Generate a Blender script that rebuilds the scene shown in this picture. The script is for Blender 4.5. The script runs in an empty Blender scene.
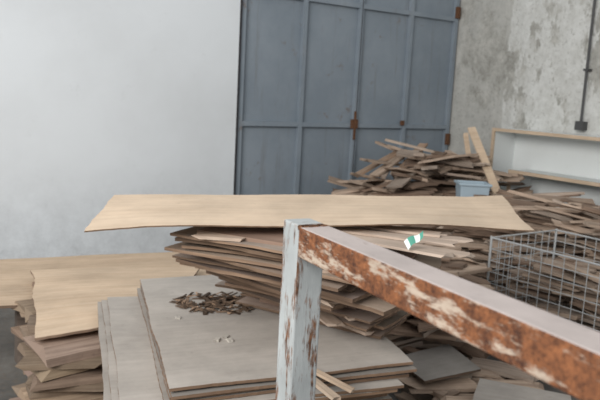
import bpy, bmesh, math, random
from mathutils import Vector, Matrix, noise
R = random.Random(11)
sc = bpy.context.scene
sc.view_settings.view_transform = 'Standard'

# ---------------------------------------------------------------- helpers
def link(ob):
    sc.collection.objects.link(ob); return ob
def srgb(r, g, b):
    f = lambda c: (c/255/12.92) if c/255 <= .04045 else ((c/255+.055)/1.055)**2.4
    return (f(r), f(g), f(b), 1)
class MB:
    """mesh builder with uv (metres) and per-face colour"""
    def __init__(s):
        s.bm = bmesh.new()
        s.uv = s.bm.loops.layers.uv.new("UVMap")
        s.col = s.bm.loops.layers.float_color.new("Col")
    def face(s, vs, uvs, col, mi=0):
        try: f = s.bm.faces.new(vs)
        except ValueError: return
        f.material_index = mi
        for l, u in zip(f.loops, uvs):
            l[s.uv].uv = u; l[s.col] = col
    def obj(s, name, mats, bevel=0, smooth=False, parent=None):
        bmesh.ops.recalc_face_normals(s.bm, faces=s.bm.faces)
        me = bpy.data.meshes.new(name); s.bm.to_mesh(me); s.bm.free()
        for m in mats: me.materials.append(m)
        if smooth:
            for p in me.polygons: p.use_smooth = True
        ob = link(bpy.data.objects.new(name, me))
        if bevel:
            b = ob.modifiers.new("bevel", 'BEVEL'); b.width = bevel; b.segments = 2; b.limit_method = 'ANGLE'
        if parent: ob.parent = parent
        return ob
    def sheet(s, P, T, nx=14, ny=10, edge=.0, bend=None, col=(1, 1, 1, 1), ecol=None, mi=0, emi=None, seed=0, hole=None):
        """P = 4 corners (top surface) p00,p10,p11,p01 ; T thickness downward"""
        P = [Vector(p) for p in P]
        Lx = (P[1]-P[0]).length; Ly = (P[3]-P[0]).length
        ecol = ecol or col; emi = mi if emi is None else emi
        off = R.random()*50
        top = {}; bot = {}
        for i in range(nx+1):
            for j in range(ny+1):
                a = i/nx; b = j/ny
                p = P[0]*(1-a)*(1-b)+P[1]*a*(1-b)+P[2]*a*b+P[3]*(1-a)*b
                if edge and (i in (0, nx) or j in (0, ny)):
                    p = p+Vector((noise.noise((a*3*Lx+off, b*3*Ly, 0)), noise.noise((a*3*Lx, b*3*Ly+off, 5)), 0))*edge
                    p = p+Vector((R.uniform(-1, 1), R.uniform(-1, 1), 0))*edge*.12
                if bend: p = p+Vector((0, 0, bend(a, b)))
                top[i, j] = s.bm.verts.new(p); bot[i, j] = s.bm.verts.new(p-Vector((0, 0, T)))
        uv = lambda i, j: (i/nx*Lx+off, j/ny*Ly+off)
        gone = set()
        if hole:
            for i in range(nx):
                for j in range(ny):
                    if hole((i+.5)/nx, (j+.5)/ny): gone.add((i, j))
        for i in range(nx):
            for j in range(ny):
                if (i, j) in gone: continue
                q = [(i, j), (i+1, j), (i+1, j+1), (i, j+1)]
                s.face([top[k] for k in q], [uv(*k) for k in q], col, mi)
                s.face([bot[k] for k in reversed(q)], [uv(*k) for k in reversed(q)], col, mi)
                for (n, e0, e1) in (((i, j-1), (i, j), (i+1, j)), ((i+1, j), (i+1, j), (i+1, j+1)),
                                    ((i, j+1), (i+1, j+1), (i, j+1)), ((i-1, j), (i, j+1), (i, j))):
                    if n in gone or not (0 <= n[0] < nx and 0 <= n[1] < ny):
                        u0, u1 = uv(*e0), uv(*e1)
                        s.face([top[e0], top[e1], bot[e1], bot[e0]], [u0, u1, (u1[0], u1[1]+T), (u0[0], u0[1]+T)], ecol, emi)
    def board(s, c, L, W, T, yaw, pitch=0, roll=0, col=(1, 1, 1, 1), n=5, rag=.01, bow=.0, mi=0):
        c = Vector(c)
        M = Matrix.Rotation(yaw, 3, 'Z') @ Matrix.Rotation(-pitch, 3, 'Y') @ Matrix.Rotation(roll, 3, 'X')
        off = R.random()*60
        st = []
        for i in range(n+1):
            a = i/n-.5
            ring = []
            for (y, z) in ((-.5, -.5), (0, -.5), (.5, -.5), (.5, .5), (0, .5), (-.5, .5)):
                dx = 0
                if i in (0, n): dx = R.uniform(-rag, rag)
                p = Vector((a*L+dx, y*W+R.uniform(-1, 1)*rag*.12, z*T+bow*(1-4*a*a)))
                ring.append(s.bm.verts.new(c+M@p))
            st.append(ring)
        peri = [0, W/2, W, W+T, W*1.5+T, W*2+T, 2*W+2*T]
        for i in range(n):
            for k in range(6):
                k2 = (k+1) % 6
                u0 = (i/n*L+off, peri[k]+off); u1 = ((i+1)/n*L+off, peri[k]+off)
                u2 = ((i+1)/n*L+off, peri[k+1]+off); u3 = (i/n*L+off, peri[k+1]+off)
                s.face([st[i][k], st[i+1][k], st[i+1][k2], st[i][k2]], [u0, u1, u2, u3], col, mi)
        e = tuple(x*.8 for x in col[:3])+(1,)
        for ring in (st[0], st[-1]):
            s.face([ring[0], ring[1], ring[4], ring[5]], [(off, off)]*4, e, mi)
            s.face([ring[1], ring[2], ring[3], ring[4]], [(off, off)]*4, e, mi)
    def box(s, o, ax, ay, az, col=(1, 1, 1, 1), mi=0):
        o, ax, ay, az = map(Vector, (o, ax, ay, az))
        v = [s.bm.verts.new(o+ax*i+ay*j+az*k) for i, j, k in ((0,0,0),(1,0,0),(1,1,0),(0,1,0),(0,0,1),(1,0,1),(1,1,1),(0,1,1))]
        lx, ly, lz = ax.length, ay.length, az.length
        for f, (a, b) in (((0,3,2,1), (lx,ly)), ((4,5,6,7), (lx,ly)), ((0,1,5,4), (lx,lz)), ((1,2,6,5), (ly,lz)), ((2,3,7,6), (lx,lz)), ((3,0,4,7), (ly,lz))):
            s.face([v[i] for i in f], [(0,0), (a,0), (a,b), (0,b)], col, mi)
    def rod(s, a, b, r, n=8, col=(1,1,1,1), mi=0):
        a, b = Vector(a), Vector(b); d = (b-a).normalized()
        u = d.orthogonal().normalized(); w = d.cross(u)
        A = [s.bm.verts.new(a+(u*math.cos(t)+w*math.sin(t))*r) for t in [2*math.pi*i/n for i in range(n)]]
        B = [s.bm.verts.new(b+(u*math.cos(t)+w*math.sin(t))*r) for t in [2*math.pi*i/n for i in range(n)]]
        for i in range(n):
            j = (i+1) % n
            s.face([A[i], A[j], B[j], B[i]], [(0,0)]*4, col, mi)
        s.face(A[::-1], [(0,0)]*n, col, mi); s.face(B, [(0,0)]*n, col, mi)

# ---------------------------------------------------------------- materials
def newmat(name, rough=.8, metal=0):
    m = bpy.data.materials.new(name); m.use_nodes = True
    nt = m.node_tree; b = nt.nodes['Principled BSDF']
    b.inputs['Roughness'].default_value = rough; b.inputs['Metallic'].default_value = metal
    b.inputs['Specular IOR Level'].default_value = .25
    return m, nt, b
def N(nt, t, **kw):
    n = nt.nodes.new(t)
    for k, v in kw.items(): setattr(n, k, v)
    return n
def noisetex(nt, src, scale, detail=5, rough=.55, mapscale=None, loc=None):
    if mapscale or loc:
        mp = N(nt, 'ShaderNodeMapping'); mp.inputs['Scale'].default_value = mapscale or (1, 1, 1)
        if loc: mp.inputs['Location'].default_value = loc
        nt.links.new(src, mp.inputs['Vector']); src = mp.outputs[0]
    n = N(nt, 'ShaderNodeTexNoise'); n.inputs['Scale'].default_value = scale
    n.inputs['Detail'].default_value = detail; n.inputs['Roughness'].default_value = rough
    nt.links.new(src, n.inputs['Vector']); return n.outputs['Fac']
def ramp(nt, fac, stops):
    r = N(nt, 'ShaderNodeValToRGB'); e = r.color_ramp.elements
    while len(e) < len(stops): e.new(.5)
    for el, (p, c) in zip(e, stops): el.position = p; el.color = c
    nt.links.new(fac, r.inputs[0]); return r.outputs[0]
def mix(nt, fac, a, b, mode='MIX'):
    m = N(nt, 'ShaderNodeMix', data_type='RGBA', blend_type=mode)
    for sock, v in ((0, fac), (6, a), (7, b)):
        if isinstance(v, (int, float, tuple)): m.inputs[sock].default_value = v
        else: nt.links.new(v, m.inputs[sock])
    return m.outputs[2]
def bump(nt, b, h, strength=.3, dist=.005):
    n = N(nt, 'ShaderNodeBump'); n.inputs['Strength'].default_value = strength; n.inputs['Distance'].default_value = dist
    nt.links.new(h, n.inputs['Height']); nt.links.new(n.outputs[0], b.inputs['Normal'])
g1 = lambda v: (v, v, v, 1)

def wood(name, base, dark, grain=.5, blot=.5, knots=False, stretch=38):
    """wood: base colour * per-board tint, grain along u"""
    m, nt, b = newmat(name, .85)
    tc = N(nt, 'ShaderNodeTexCoord'); uv = tc.outputs['UV']
    gfac = noisetex(nt, uv, 1, 6, .6, (1.6, stretch, 1))
    c = mix(nt, ramp(nt, gfac, [(.35, g1(0)), (.75, g1(1))]), base, dark)
    c = mix(nt, grain, base, c)
    bl = noisetex(nt, uv, 3.3, 6, .65)
    c = mix(nt, blot, c, mix(nt, 1.0, c, ramp(nt, bl, [(.3, g1(.62)), (.65, g1(1.12))]), 'MULTIPLY'))
    sp = noisetex(nt, uv, 22, 5, .7)
    c = mix(nt, ramp(nt, sp, [(.62, g1(0)), (.74, g1(.35*blot+.1))]), c, tuple(x*.45 for x in dark[:3])+(1,))
    if knots:
        v = N(nt, 'ShaderNodeTexVoronoi'); v.inputs['Scale'].default_value = 2.1; v.inputs['Randomness'].default_value = 1
        mp = N(nt, 'ShaderNodeMapping'); mp.inputs['Scale'].default_value = (1.2, 2, 1); nt.links.new(uv, mp.inputs[0]); nt.links.new(mp.outputs[0], v.inputs['Vector'])
        c = mix(nt, ramp(nt, v.outputs['Distance'], [(.0, g1(.85)), (.03, g1(.6)), (.075, g1(0))]), c, srgb(128, 98, 74))
    at = N(nt, 'ShaderNodeVertexColor', layer_name="Col")
    c = mix(nt, 1.0, c, at.outputs[0], 'MULTIPLY')
    nt.links.new(c, b.inputs['Base Color'])
    bump(nt, b, gfac, .2, .003)
    return m
ply = wood('plywood_face', srgb(212, 192, 169), srgb(192, 168, 143), .6, .5, True)
ply_or = wood('plywood_orange_face', srgb(210, 188, 163), srgb(184, 157, 130), .6, .6)
edge_m = wood('plywood_edge', srgb(150, 127, 108), srgb(78, 62, 52), .9, .7)
greyb = wood('grey_sheet_face', srgb(184, 177, 169), srgb(164, 156, 148), .5, .65)
pinkb = wood('cut_board_face', srgb(186, 170, 157), srgb(142, 123, 109), .6, .6)
scrap = wood('scrap_wood', srgb(194, 175, 158), srgb(122, 103, 90), .8, .8)

def wallmat(name, base, dirt, amt):
    m, nt, b = newmat(name, .9)
    tc = N(nt, 'ShaderNodeTexCoord'); o = tc.outputs['Object']
    a = noisetex(nt, o, .9, 6, .6); c2 = noisetex(nt, o, 5, 8, .75)
    c = mix(nt, ramp(nt, a, [(.4, g1(0)), (.75, g1(amt))]), base, dirt)
    c = mix(nt, ramp(nt, c2, [(.60, g1(0)), (.72, g1(.6))]), c, dirt)
    sx = N(nt, 'ShaderNodeSeparateXYZ'); nt.links.new(o, sx.inputs[0])
    low = ramp(nt, sx.outputs[2], [(.1, g1(.6)), (.95, g1(0))])
    c = mix(nt, mix(nt, 1.0, low, ramp(nt, c2, [(.4, g1(0)), (.65, g1(1))]), 'MULTIPLY'), c, tuple(x*.66 for x in dirt[:3])+(1,))
    nt.links.new(c, b.inputs['Base Color']); bump(nt, b, c2, .15, .01)
    return m
wall_m = wallmat('painted_wall', srgb(218, 222, 225), srgb(202, 205, 207), .7)
con_m, nt, b = newmat('weathered_concrete', .95)
tc = N(nt, 'ShaderNodeTexCoord'); o = tc.outputs['Object']
n1 = noisetex(nt, o, 1.7, 10, .7, (1, 1, .55)); n2 = noisetex(nt, o, 7, 8, .75); n3 = noisetex(nt, o, 34, 5, .7)
raw = mix(nt, ramp(nt, n2, [(.35, g1(0)), (.65, g1(1))]), srgb(148, 146, 139), srgb(194, 192, 185))
c = mix(nt, ramp(nt, n1, [(.47, g1(0)), (.50, g1(1))]), raw, mix(nt, ramp(nt, n2, [(.4, g1(0)), (.7, g1(1))]), srgb(214, 214, 210), srgb(186, 185, 179)))
# bare, rougher render close to the corner of the room
sx = N(nt, 'ShaderNodeSeparateXYZ'); nt.links.new(o, sx.inputs[0])
CORNER_NODE = N(nt, 'ShaderNodeMath', operation='SUBTRACT'); nt.links.new(sx.outputs[1], CORNER_NODE.inputs[0])
wob = N(nt, 'ShaderNodeMath', operation='MULTIPLY_ADD'); nt.links.new(n1, wob.inputs[0]); wob.inputs[1].default_value = .25; nt.links.new(CORNER_NODE.outputs[0], wob.inputs[2])
c = mix(nt, ramp(nt, wob.outputs[0], [(.0, g1(0)), (.02, g1(.7))]), c, raw)
c = mix(nt, ramp(nt, n3, [(.55, g1(0)), (.68, g1(.5))]), c, srgb(120, 114, 106))
nt.links.new(c, b.inputs['Base Color']); bump(nt, b, n1, .7, .05)
flo_m, nt, b = newmat('concrete_floor', .9)
tc = N(nt, 'ShaderNodeTexCoord'); o = tc.outputs['Object']
n1 = noisetex(nt, o, 2.2, 8, .7); n2 = noisetex(nt, o, 25, 5, .7)
c = mix(nt, ramp(nt, n1, [(.35, g1(0)), (.65, g1(1))]), srgb(84, 82, 79), srgb(122, 119, 114))
c = mix(nt, ramp(nt, n2, [(.5, g1(0)), (.7, g1(.6))]), c, srgb(110, 98, 86))
nt.links.new(c, b.inputs['Base Color']); bump(nt, b, n2, .4, .01)
door_m, nt, b = newmat('blue_grey_door_paint', .6)
tc = N(nt, 'ShaderNodeTexCoord'); o = tc.outputs['Object']
n1 = noisetex(nt, o, 1.6, 6, .65); n2 = noisetex(nt, o, 4, 9, .78); n4 = noisetex(nt, o, 3, 7, .7, (3.5, 3.5, .35))
c = mix(nt, ramp(nt, n1, [(.35, g1(0)), (.7, g1(1))]), srgb(124, 134, 143), srgb(140, 149, 157))
c = mix(nt, ramp(nt, n4, [(.55, g1(0)), (.75, g1(.6))]), c, srgb(110, 108, 108))
c = mix(nt, ramp(nt, n2, [(.60, g1(0)), (.67, g1(.7))]), c, srgb(114, 98, 88))
nt.links.new(c, b.inputs['Base Color']); bump(nt, b, n1, .15, .01)
doord_m, nt, b = newmat('dark_gap', .9); b.inputs['Base Color'].default_value = srgb(55, 55, 58)
def rustpaint(name, paint, thr, ms=(1, 1, 1), wid=.09, r0=srgb(70, 49, 38), r1=srgb(128, 90, 64), sc_=14, fine=45):
    m, nt, b = newmat(name, .75, .0)
    tc = N(nt, 'ShaderNodeTexCoord'); o = tc.outputs['UV']
    n1 = noisetex(nt, o, sc_, 9, .75, ms); n2 = noisetex(nt, o, fine, 7, .8); n3 = noisetex(nt, o, 7, 5, .6); n5 = noisetex(nt, o, 160, 4, .7)
    rust = mix(nt, ramp(nt, n2, [(.38, g1(0)), (.62, g1(1))]), r0, r1)
    rust = mix(nt, ramp(nt, n5, [(.52, g1(0)), (.66, g1(.6))]), rust, tuple(x*.45 for x in r0[:3])+(1,))
    pc = mix(nt, ramp(nt, n3, [(.4, g1(0)), (.7, g1(.7))]), paint, tuple(x*.66 for x in paint[:3])+(1,))
    c = mix(nt, ramp(nt, n1, [(thr, g1(0)), (thr+wid, g1(1))]), pc, rust)
    nt.links.new(c, b.inputs['Base Color'])
    bump(nt, b, n1, .6, .003)
    return m
rust_side = rustpaint('rusty_rail_side', srgb(176, 160, 144), .425, (.45, 1.5, 1), .06, srgb(66, 42, 32), srgb(140, 90, 58))
rust_top = rustpaint('dusty_rail_top', srgb(176, 166, 162), .58, (.6, 1.3, 1), .14)
rust_post = rustpaint('peeling_post_paint', srgb(166, 170, 170), .512, (1.9, .26, 1), .05)
rust_full = rustpaint('rust', srgb(100, 76, 62), .35)
dark_metal, nt, b = newmat('dark_metal', .6, .3); b.inputs['Base Color'].default_value = srgb(84, 84, 84)
wire_m, nt, b = newmat('galvanised_wire', .5, .4); b.inputs['Base Color'].default_value = srgb(190, 192, 192)
white_m = wallmat('white_laminate', srgb(226, 229, 228), srgb(208, 209, 205), .5)
blue_m, nt, b = newmat('pale_blue_plastic', .5); b.inputs['Base Color'].default_value = srgb(162, 178, 188)
paper_m, nt, b = newmat('tag_paper', .7)
tc = N(nt, 'ShaderNodeTexCoord')
w = N(nt, 'ShaderNodeTexWave'); w.inputs['Scale'].default_value = .5; w.inputs['Distortion'].default_value = 1.5
nt.links.new(tc.outputs['UV'], w.inputs['Vector'])
nt.links.new(mix(nt, ramp(nt, w.outputs['Fac'], [(.4, g1(0)), (.5, g1(1))]), srgb(222, 228, 224), srgb(84, 150, 132)), b.inputs['Base Color'])

# ---------------------------------------------------------------- room
C = Vector((1.6304, 7.7427, 0)); A = Vector((.819, .574, 0)); Nn = Vector((.574, -.819, 0)); Z = Vector((0, 0, 1))
RM = Matrix.Rotation(-math.atan2(.574, .819), 4, 'Z')
CORNER_NODE.inputs[1].default_value = (RM @ C).y-.42-.12
m = MB(); m.box(C-A*8+Nn*9-Z*.1, A*8.2, -Nn*9.2, Z*.1); m.obj('floor', [flo_m])
Hh = 4.6
m = MB(); m.box(C-A*7.5, A*4.78, -Nn*.2, Z*Hh)
m.box(C-A*2.72+Z*3.6, A*2.72, -Nn*.2, Z*(Hh-3.6)); m.box(C-A*2.72-Nn*.12, A*2.72, -Nn*.08, Z*3.6)
m.obj('wall_back', [wall_m])
m = MB(); m.box(C-Nn*.2, Nn*7, A*.2, Z*Hh)
m.obj('wall_right', [con_m])

m = MB()
s0, s1 = -2.70, -.02
def dbox(sa, sb, za, zb, pa, pb, mi=0):   # p = protrusion toward room
    m.box(C+A*sa+Nn*pa+Z*za, A*(sb-sa), Nn*(pb-pa), Z*(zb-za), mi=mi)
dbox(s0, s1, .03, 3.58, -.10, -.055)
dbox(-2.715, -2.70, .0, 3.59, -.1, .004, 1)
xs = [-2.67, -2.02, -1.36, -.70, -.05]
zs = [.06, 1.28, 2.43, 3.55]
for i, x in enumerate(xs):
    dbox(x-.022, x+.022, .03, 3.58, -.055, -.015)
for z in zs:
    for i in range(4):
        dbox(xs[i]+.0221, xs[i+1]-.0221, z-.022, z+.022, -.055, -.018)
dbox(-1.359, -1.351, .03, 3.58, -.0149, -.013, 1)
dbox(-1.42, -1.345, 1.25, 1.34, -.02, .01, 2)
dbox(-1.395, -1.375, 1.14, 1.42, .0, .014, 2)
dbox(-.76, -.72, 1.29, 1.34, -.02, .004, 2)
for z in (.95, 1.15, 2.5): dbox(-.08, -.03, z-.06, z+.06, -.02, .008, 2)
m.obj('door_1', [door_m, doord_m, rust_full], bevel=.003)

m = MB()
p = C+Nn*1.6-A*.05
m.rod(p+Z*1.45, p+Z*4.4, .012, 10)
m.box(p+Z*1.37-Nn*.04-A*.03, Nn*.08, A*.075, Z*.08)
for z in (1.9, 2.9): m.box(p+Z*z-Nn*.025-A*.02, Nn*.05, A*.065, Z*.02)
m.obj('conduit_pipe', [dark_metal])

m = MB()
def cbox(ta, tb, za, zb, da, db, mi=0):
    m.box(C+Nn*ta-A*db+Z*za, Nn*(tb-ta), A*(db-da), Z*(zb-za), mi=mi)
cbox(.86, 2.6, 0, 1.33, .01, .03)
cbox(.86, .88, 0, 1.33, .03, .34); cbox(2.58, 2.6, 0, 1.33, .03, .34)
cbox(.86, 2.6, 1.31, 1.33, .03, .34); cbox(.88, 2.58, .05, .07, .03, .34)
cbox(.855, .885, 0, 1.335, .34, .36, 1); cbox(.885, 2.6, 1.305, 1.335, .34, .36, 1)
cbox(1.1, 2.58, .93, .95, .03, .34); cbox(1.1, 1.12, .07, .93, .03, .34)
cbox(1.095, 1.125, .07, .955, .34, .36, 1); cbox(1.125, 2.58, .925, .955, .34, .36, 1)
m.obj('white_cabinet', [white_m, ply_or])

# ---------------------------------------------------------------- steel table frame (foreground)
fr = link(bpy.data.objects.new('steel_table_frame', None))
d = Vector((.468, -.884, 0)).normalized(); q = Vector((.884, .468, 0)).normalized()
E = Vector((0, 1.1, 0)); zt = 1.386
def tube(name, o, ax, ay, az, mats, bev=.003):
    t = MB(); o, ax, ay, az = map(Vector, (o, ax, ay, az)); t.box(o, ax, ay, az)
    ob = t.obj(name, mats, bevel=bev, parent=fr)
    if len(mats) > 1:
        for pl in ob.data.polygons:
            if abs(pl.normal.z) > .9: pl.material_index = 1
    return ob
tube('post_1', E-d*.055, d*.055, q*.05, Z*(zt), [rust_post])
tube('rail_1', E+d*.0005+Z*(zt-.052), d*1.5, q*.054, Z*.050, [rust_side, rust_top])
tube('post_2', E+d*1.5015, d*.055, q*.05, Z*(zt), [rust_post])
t = MB()
for k in range(9):
    t.board(E+d*.003+q*(.004+k*.005)+Z*(zt-.003), .012, .007, .006, k*.7, rag=.002)
t.obj('weld_bead', [rust_full], parent=fr)

# ---------------------------------------------------------------- top plywood sheet
m = MB()
def bendf(a, b):
    return -.012*(2*a-1)**2+.005*math.sin(a*11)*(1-b)+.004*math.sin(a*4+b*3)+.012*max(0, a-.9)*10*b-.006*max(0, .12-a)*8*(1-b)
m.sheet([(-.72, 2.31, 1.110), (.945, 2.75, 1.116), (.945, 3.27, 1.156), (-.75, 2.79, 1.155)], .005, 60, 16, .02, bendf,
        ecol=(.75, .68, .6, 1), emi=1)
m.obj('plywood_sheet', [ply, edge_m])

# ---------------------------------------------------------------- stack of cut boards
def lerp(a, b, t): return a+(b-a)*t
def path(z):
    K = [(.62, -.24, 3.16, -31), (.74, -.35, 3.04, -34), (.82, -.43, 2.95, -37), (.90, -.46, 2.79, -34), (1.0, -.45, 2.60, -30), (1.085, -.46, 2.46, -22)]
    for k in range(len(K)-1):
        if z <= K[k+1][0]:
            t = (z-K[k][0])/(K[k+1][0]-K[k][0]); return [lerp(K[k][i], K[k+1][i], max(0, t)) for i in (1, 2, 3)]
    return K[-1][1:]
m = MB()
z = .6145; k = 0
while z < 1.070:
    T = R.uniform(.007, .014); gap = R.uniform(.006, .015)
    x, y, a = path(z); a = math.radians(a+R.uniform(-8, 8))
    x += R.uniform(-.05, .04); y += R.uniform(-.04, .04)
    L = R.uniform(.72, .94) if z > .85 else R.uniform(.70, .84); W = R.uniform(.38, .48) if z > .8 else R.uniform(.28, .38)
    u = Vector((math.cos(a), math.sin(a), 0)); v = Vector((-u.y, u.x, 0))
    p = Vector((x, y, z+T))
    tint = R.uniform(.68, 1.12); cc = (tint, tint*R.uniform(.94, 1), tint*R.uniform(.9, 1), 1)
    w1, w2 = R.uniform(-.012, .006), R.uniform(-.012, .006); ph = R.uniform(0, 6)
    e_ = R.uniform(.55, 1.35)
    m.sheet([p, p+u*L, p+u*(L+R.uniform(-.04, .04))+v*W, p+v*W], T, 16, 6, .03,
            lambda a_, b_: (w1*(1-a_)**3+w2*a_**3)*(1-b_)+.0015*math.sin(a_*7+ph), col=cc, ecol=(e_, e_*.96, e_*.92, 1), mi=0, emi=1)
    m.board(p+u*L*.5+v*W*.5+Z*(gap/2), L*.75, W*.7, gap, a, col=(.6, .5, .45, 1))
    if R.random() < .7:
        s = R.random()
        m.board(p+u*L*s*.9+v*.035+Z*gap*.5, R.uniform(.15, .4), R.uniform(.03, .08), gap*.85, a+R.uniform(-.7, .7), col=(1.05, 1., .94, 1), rag=.02)
    z += T+gap; k += 1
for i in range(9):
    m.board((.30+R.uniform(-.05, .1), 2.42+i*.05, 1.080-.010*(i % 3)), .5, .07, .009, math.radians(R.uniform(-35, 10)), col=(1.08, 1.06, 1.03, 1), mi=0, rag=.02)
m.obj('cut_board_stack', [pinkb, edge_m])

# ---------------------------------------------------------------- grey sheets underneath
m = MB()
base = [Vector(p) for p in ((-.40, 2.19, 0), (.46, 2.54, 0), (.08, 3.86, 0), (-.80, 3.48, 0))]
def hole(a, b): return (a-.34)**2/.014+(b-.655)**2/.0042 < 1+1.1*noise.noise((a*14, b*14, 0))
z = .60
offs = [(0, 0), (.012, -.012), (.0, .012), (-.012, 0)]
for i in range(4):
    T = .011
    pts = [p+Vector((offs[i][0], offs[i][1], z)) for p in base]
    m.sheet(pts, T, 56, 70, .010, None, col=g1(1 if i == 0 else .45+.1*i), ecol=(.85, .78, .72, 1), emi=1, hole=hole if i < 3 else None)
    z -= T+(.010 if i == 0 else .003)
b2 = [Vector(p) for p in ((-.54, 2.12, 0), (.42, 2.47, 0), (.1, 3.6, 0), (-.93, 3.35, 0))]
for i, (ox, oy) in enumerate(((0, 0), (-.02, -.015), (-.05, .0))):
    m.sheet([p+Vector((ox, oy, z)) for p in b2], .011, 20, 24, .010, None, col=g1(.95-.05*i), ecol=(.85, .78, .7, 1), emi=1)
    z -= .014
i = 0
while z > .03:
    T = .018
    j = Vector((R.uniform(-.025, .025), R.uniform(-.025, .025), 0))
    pts = [Vector(p)+j+Z*z for p in ((-.42, 2.22, 0), (.40, 2.56, 0), (.08, 3.6, 0), (-.64, 3.2, 0))]
    m.sheet(pts, T, 10, 10, .012, None, col=g1(R.uniform(.6, .9)), ecol=(.8, .7, .6, 1), emi=1)
    z -= T; i += 1
m.box((-.3, 2.5, 0), (.6, .2, 0), (-.2, .6, 0), (0, 0, z+.02), col=(.6, .5, .4, 1), mi=1)
m.obj('grey_fibreboard_stack', [greyb, edge_m])
m = MB()
hc = Vector((-.36, 3.13, .604))
for i in range(150):
    a = R.uniform(0, 6.28); rr = R.uniform(.0, 1)**.6
    tt = R.uniform(.12, .5) if R.random() < .85 else .9
    inner = rr < .62
    m.board(hc+Vector((math.cos(a)*rr*.19, math.sin(a)*rr*.15, R.uniform(-.02, .003) if inner else R.uniform(0, .008))), R.uniform(.02, .08), R.uniform(.005, .02), .003, R.uniform(0, 3.1), R.uniform(-.05, .25),
            col=(tt, tt*.85, tt*.72, 1), rag=.006)
m.obj('wood_splinters', [scrap])
m = MB()
for (x, y) in ((-.27, 2.70), (-.25, 2.66), (-.30, 2.66), (-.02, 2.46), (-.5, 2.90)):
    m.board((x, y, .604), R.uniform(.02, .035), .02, .007, R.uniform(0, 3), rag=.006, col=(1.2, 1.22, 1.2, 1))
m.obj('plaster_chips', [greyb])
m = MB()
m.board((.10, 2.26, .610), .22, .028, .013, math.radians(-62), 0, 0, col=(1.1, 1.1, 1.05, 1))
m.board((.14, 2.31, .612), .22, .024, .011, math.radians(-50), 0, 0, col=(1.1, 1.08, 1., 1))
m.obj('pale_wood_sticks', [scrap])

# ---------------------------------------------------------------- left plywood sheets
m = MB()
m.sheet([(-1.14, 2.97, .450), (-.70, 3.26, .450), (-.62, 4.36, .455), (-1.56, 4.02, .455)], .012, 24, 24, .022,
        lambda a, b: .012*math.sin(a*3+b), emi=1)
m.obj('plywood_sheet', [ply_or, edge_m])
m = MB()
m.sheet([(-1.62, 3.50, .40), (-.55, 3.9, .40), (-.50, 5.1, .40), (-2.05, 4.42, .40)], .015, 20, 20, .02, None, col=(.9, .89, .88, 1), emi=1)
m.obj('plywood_sheet', [ply_or, edge_m])
def pilecol():
    r = R.random()
    if r < .5: t = R.uniform(.75, 1.15); return (t, t*.96, t*.92, 1)
    if r < .72: t = R.uniform(.38, .65); return (t, t*.88, t*.8, 1)
    t = R.uniform(.7, 1.12); return (t*.96, t*.97, t*.98, 1)
m = MB()
z = .003
while z < .395:
    T = min(R.uniform(.025, .06), .43-z)
    for r_ in range(4):
        y0 = 3.06+r_*.31
        tt = R.uniform(.45, .92)
        cc = (tt, tt*R.uniform(.9, .97), tt*R.uniform(.82, .94), 1)
        m.board((-.97-r_*.11+R.uniform(-.06, .04), y0+R.uniform(-.08, .04), z+T/2), R.uniform(.32, .50), R.uniform(.18, .32), T*.9,
                math.radians(26+R.uniform(-20, 20)), 0, R.uniform(-.03, .03), col=cc, rag=.03)
    z += T
m.obj('scrap_plank_stack', [scrap])
m = MB()
for i in range(3):
    m.board((-1.6+i*.36, 4.42+i*.14, .19), .35, .2, .378, math.radians(115), col=(.6, .55, .5, 1))
m.board((-1.50, 3.80, .19), .14, .14, .378, .4, col=(.35, .35, .36, 1))
m.obj('timber_blocks', [scrap])

# ---------------------------------------------------------------- scrap heaps
def heap(name, n, pos, hfun, Lr, Wr, Tr, yaw=(0, 3.14), tilt=.25, mats=None, colf=pilecol, extra=()):
    m = MB()
    for i in range(n):
        x, y = pos()
        h = hfun(x, y)
        zz = h*R.uniform(.05, 1)
        L = R.uniform(*Lr)
        pt = R.uniform(-tilt, tilt)
        zz = max(zz, abs(math.sin(pt))*L/2+.03)
        m.board((x, y, zz), L, R.uniform(*Wr), R.uniform(*Tr), R.uniform(*yaw), pt, R.uniform(-.3, .3)*(tilt > .1),
                col=colf(), rag=.03, bow=R.uniform(-.01, .01))
    for args, kw in extra: m.board(*args, **kw)
    return m.obj(name, mats or [scrap])
fr2 = lambda t, dpt: C+Nn*t-A*dpt
def posA():
    p = fr2(R.uniform(.5, 1.15), R.uniform(.42, 1.85)); return p.x, p.y
def hA(x, y):
    v = Vector((x, y, 0))-C; s = -v.dot(A)
    return .72+.38*math.exp(-((s-1.1)/.7)**2)
pa = fr2(.75, .9)
tubpile = [((1.42+R.uniform(-.06, .06), 5.75+R.uniform(-.06, .06), .015+i*.0287), R.uniform(.35, .55), R.uniform(.2, .3), .027, R.uniform(-.5, .5)) for i in range(20)]
ex = [(((pa.x-.15, pa.y, 1.10), .85, .06, .02, math.radians(-25), -.16), dict(col=(1.1, 1.12, 1.12, 1))),
    (((pa.x+.1, pa.y-.1, 1.05), .7, .09, .02, math.radians(20), .05), dict(col=(1.1, 1.05, 1.0, 1))),
    (((pa.x-.35, pa.y, 1.05), .7, .05, .02, math.radians(-40), -.25), dict(col=(.9, .85, .8, 1))),
    (((pa.x-.5, pa.y-.2, .98), .6, .09, .02, math.radians(50), .35), dict(col=(1.05, 1.02, .98, 1))),
    (((pa.x-.3, pa.y-.1, 1.03), .6, .08, .02, math.radians(60), .4), dict(col=(.8, .7, .62, 1))),
    (((pa.x-.62, pa.y-.1, .96), .5, .10, .02, math.radians(20), .5), dict(col=(.85, .75, .66, 1))),
    (((pa.x+.25, pa.y-.2, 1.0), .65, .07, .02, math.radians(-50), -.3), dict(col=(1.1, 1.08, 1.05, 1)))]
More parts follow.
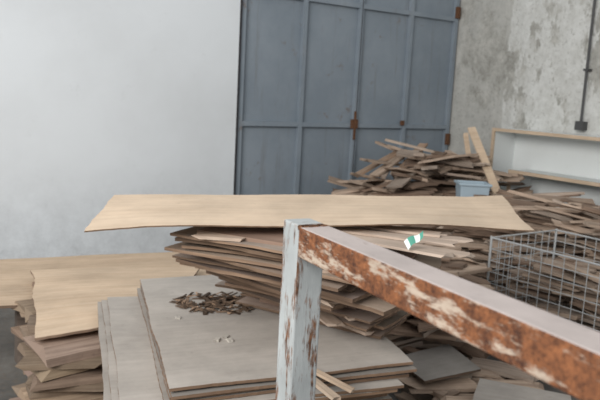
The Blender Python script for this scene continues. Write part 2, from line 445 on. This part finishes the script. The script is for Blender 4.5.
heap('scrap_wood_heap', 330, posA, hA, (.3, .7), (.06, .17), (.015, .03), (-.6, 1.3), .25, extra=ex+[(a_, dict(col=pilecol(), rag=.03)) for a_ in tubpile])
def posB():
    p = fr2(R.uniform(1.7, 3.1), R.uniform(.75, 1.5)); return p.x, p.y
heap('scrap_wood_heap', 420, posB, lambda x, y: .86, (.3, .7), (.04, .13), (.012, .025), (-1.1, .3), .18)
def posC():
    return R.uniform(.55, .98), R.uniform(3.8, 4.7)
heap('scrap_wood_heap', 200, posC, lambda x, y: .74-.2*(4.7-y), (.25, .55), (.04, .14), (.012, .028), (-.8, .8), .22)
def posD():
    return R.uniform(.72, 1.25), R.uniform(2.8, 3.7)
heap('floor_offcuts', 50, posD, lambda x, y: .15, (.2, .45), (.05, .16), (.012, .025), (-1.2, .6), .06)
m = MB()
m.sheet([(.80, 2.95, .215), (1.25, 2.85, .215), (1.35, 3.2, .215), (.95, 3.35, .215)], .012, 8, 8, .01, col=g1(.8), emi=1)
m.sheet([(.66, 3.3, .205), (1.0, 3.5, .205), (.9, 3.85, .205), (.55, 3.6, .205)], .012, 8, 8, .01, col=g1(.6), emi=1)
m.board((1.05, 3.08, .10), .3, .2, .2, .2, col=(.5, .45, .4, 1)); m.board((.78, 3.55, .095), .3, .2, .19, .3, col=(.5, .45, .4, 1))
m.obj('grey_offcut_boards', [greyb, edge_m])

m = MB()
a = Vector((1.50, 6.45, 1.34)); b_ = Vector((1.72, 6.0, .70))
b_ = a+(b_-a)*2.05
sd = Vector((.9, .3, .1)).normalized()*.08
m.sheet([a, a+sd, b_+sd, b_], .02, 2, 12, .003, emi=0)
m.obj('leaning_plank', [ply_or])
m = MB()
a = Vector((1.50, 6.60, 1.28)); b_ = Vector((1.66, 6.25, .2)); sd = Vector((.9, .3, .1)).normalized()*.05
m.sheet([a, a+sd, b_+sd, b_], .02, 2, 12, .003, emi=0)
m.obj('leaning_plank', [ply_or])
m = MB()
c0 = Vector((1.42, 5.75, .0))
def ring(zz, w, l): return [c0+Vector((x*w, y*l, zz)) for x, y in ((-1, -1), (1, -1), (1, 1), (-1, 1))]
rs = [ring(.59, .10, .08), ring(.90, .12, .10), ring(.90, .135, .115), ring(.92, .135, .115), ring(.92, .11, .09), ring(.61, .095, .075)]
vv = [[m.bm.verts.new(p) for p in r_] for r_ in rs]
for i in range(5):
    for j in range(4): m.face([vv[i][j], vv[i][(j+1) % 4], vv[i+1][(j+1) % 4], vv[i+1][j]], [(0, 0)]*4, g1(1))
m.face(vv[0], [(0, 0)]*4, g1(1)); m.face(vv[5], [(0, 0)]*4, g1(1))
m.obj('plastic_tub', [blue_m], bevel=.006)

# ---------------------------------------------------------------- wire cage
m = MB()
K = Vector((1.21, 4.30, .0)); e = Nn.copy(); f = A.copy()
Lc, Dc, Hc = 1.2, .66, .75
def panel(o, ax, la, step=.075):
    n = int(round(la/step))
    for i in range(n+1):
        m.rod(o+ax*la*i/n+Z*.03, o+ax*la*i/n+Z*Hc, .0027, 5)
    nz = int(Hc/step)
    for j in range(nz+1):
        m.rod(o+Z*(.03+(Hc-.03)*j/nz), o+ax*la+Z*(.03+(Hc-.03)*j/nz), .0027, 5)
    for zz in (.03, Hc): m.rod(o+Z*zz, o+ax*la+Z*zz, .006, 6)
panel(K, e, Lc); panel(K, f, Dc); panel(K+e*Lc, f, Dc); panel(K+f*Dc, e, Lc)
for o in (K, K+e*Lc, K+f*Dc, K+e*Lc+f*Dc): m.rod(o, o+Z*(Hc+.01), .008, 6)
for i in range(12): m.rod(K+e*Lc*i/11+Z*.03, K+e*Lc*i/11+f*Dc+Z*.03, .003, 5)
for i in range(280):
    t = R.uniform(.22, Lc-.22); w_ = R.uniform(.1, Dc-.1)
    p = K+e*t+f*w_
    m.board((p.x, p.y, R.uniform(.06, .66)), R.uniform(.2, .40), R.uniform(.03, .1), R.uniform(.01, .022), math.radians(-55)+R.uniform(-.3, .3), R.uniform(-.12, .12), col=tuple(c*.85 for c in pilecol()[:3])+(1,), rag=.02, mi=1)
m.obj('wire_mesh_cage_with_wood_scraps', [wire_m, scrap])

# ---------------------------------------------------------------- paper tag
m = MB()
o = Vector((.372, 2.30, 1.088)); n = 8
prev = None
for i in range(n+1):
    t = i/n
    a = o+Vector((.05*t, .02*t, .045*t+.006*math.sin(t*6))); b3 = a+Vector((-.014+.016*t, .02, .024-.006*t))
    cur = (m.bm.verts.new(a), m.bm.verts.new(b3))
    if prev: m.face([prev[0], cur[0], cur[1], prev[1]], [((i-1)/n, 0), (i/n, 0), (i/n, .6), ((i-1)/n, .6)], g1(1))
    prev = cur
m.obj('paper_tag', [paper_m], smooth=True)

# ---------------------------------------------------------------- light
w = bpy.data.worlds.new('world'); sc.world = w; w.use_nodes = True
bg = w.node_tree.nodes['Background']; bg.inputs[0].default_value = (.95, .975, 1.0, 1); bg.inputs[1].default_value = .62
def area(name, loc, target, size, power, col):
    l = bpy.data.lights.new(name, 'AREA'); l.shape = 'RECTANGLE'; l.size = size; l.size_y = size*.6; l.energy = power; l.color = col
    ob = link(bpy.data.objects.new(name, l)); ob.location = loc
    ob.rotation_euler = (Vector(target)-Vector(loc)).to_track_quat('-Z', 'Y').to_euler()
area('added_soft_light', (-3.0, -2.0, 3.8), (-.2, 6.0, 1.2), 4.0, 460, (1, .985, .96))  # added soft area light behind camera-left, aimed to brighten the back wall

# ---------------------------------------------------------------- camera
cam = bpy.data.cameras.new('camera'); cam.sensor_width = 36; cam.lens = 42; cam.clip_start = .02
co = link(bpy.data.objects.new('camera', cam)); sc.camera = co
co.matrix_world = Matrix.Translation((0, 0, 1.6)) @ Matrix.Rotation(math.radians(90-8.93), 4, 'X') @ Matrix.Rotation(math.radians(3), 4, 'Z')
cam.dof.use_dof = True; cam.dof.focus_distance = 1.7; cam.dof.aperture_fstop = 8

# square the room up with the world axes (back wall along X, right wall along Y)
bpy.context.view_layer.update()
for ob in list(sc.objects):
    if ob.type == 'MESH': ob.data.transform(RM)
    elif ob.type in {'LIGHT', 'CAMERA'}: ob.matrix_world = RM @ ob.matrix_world
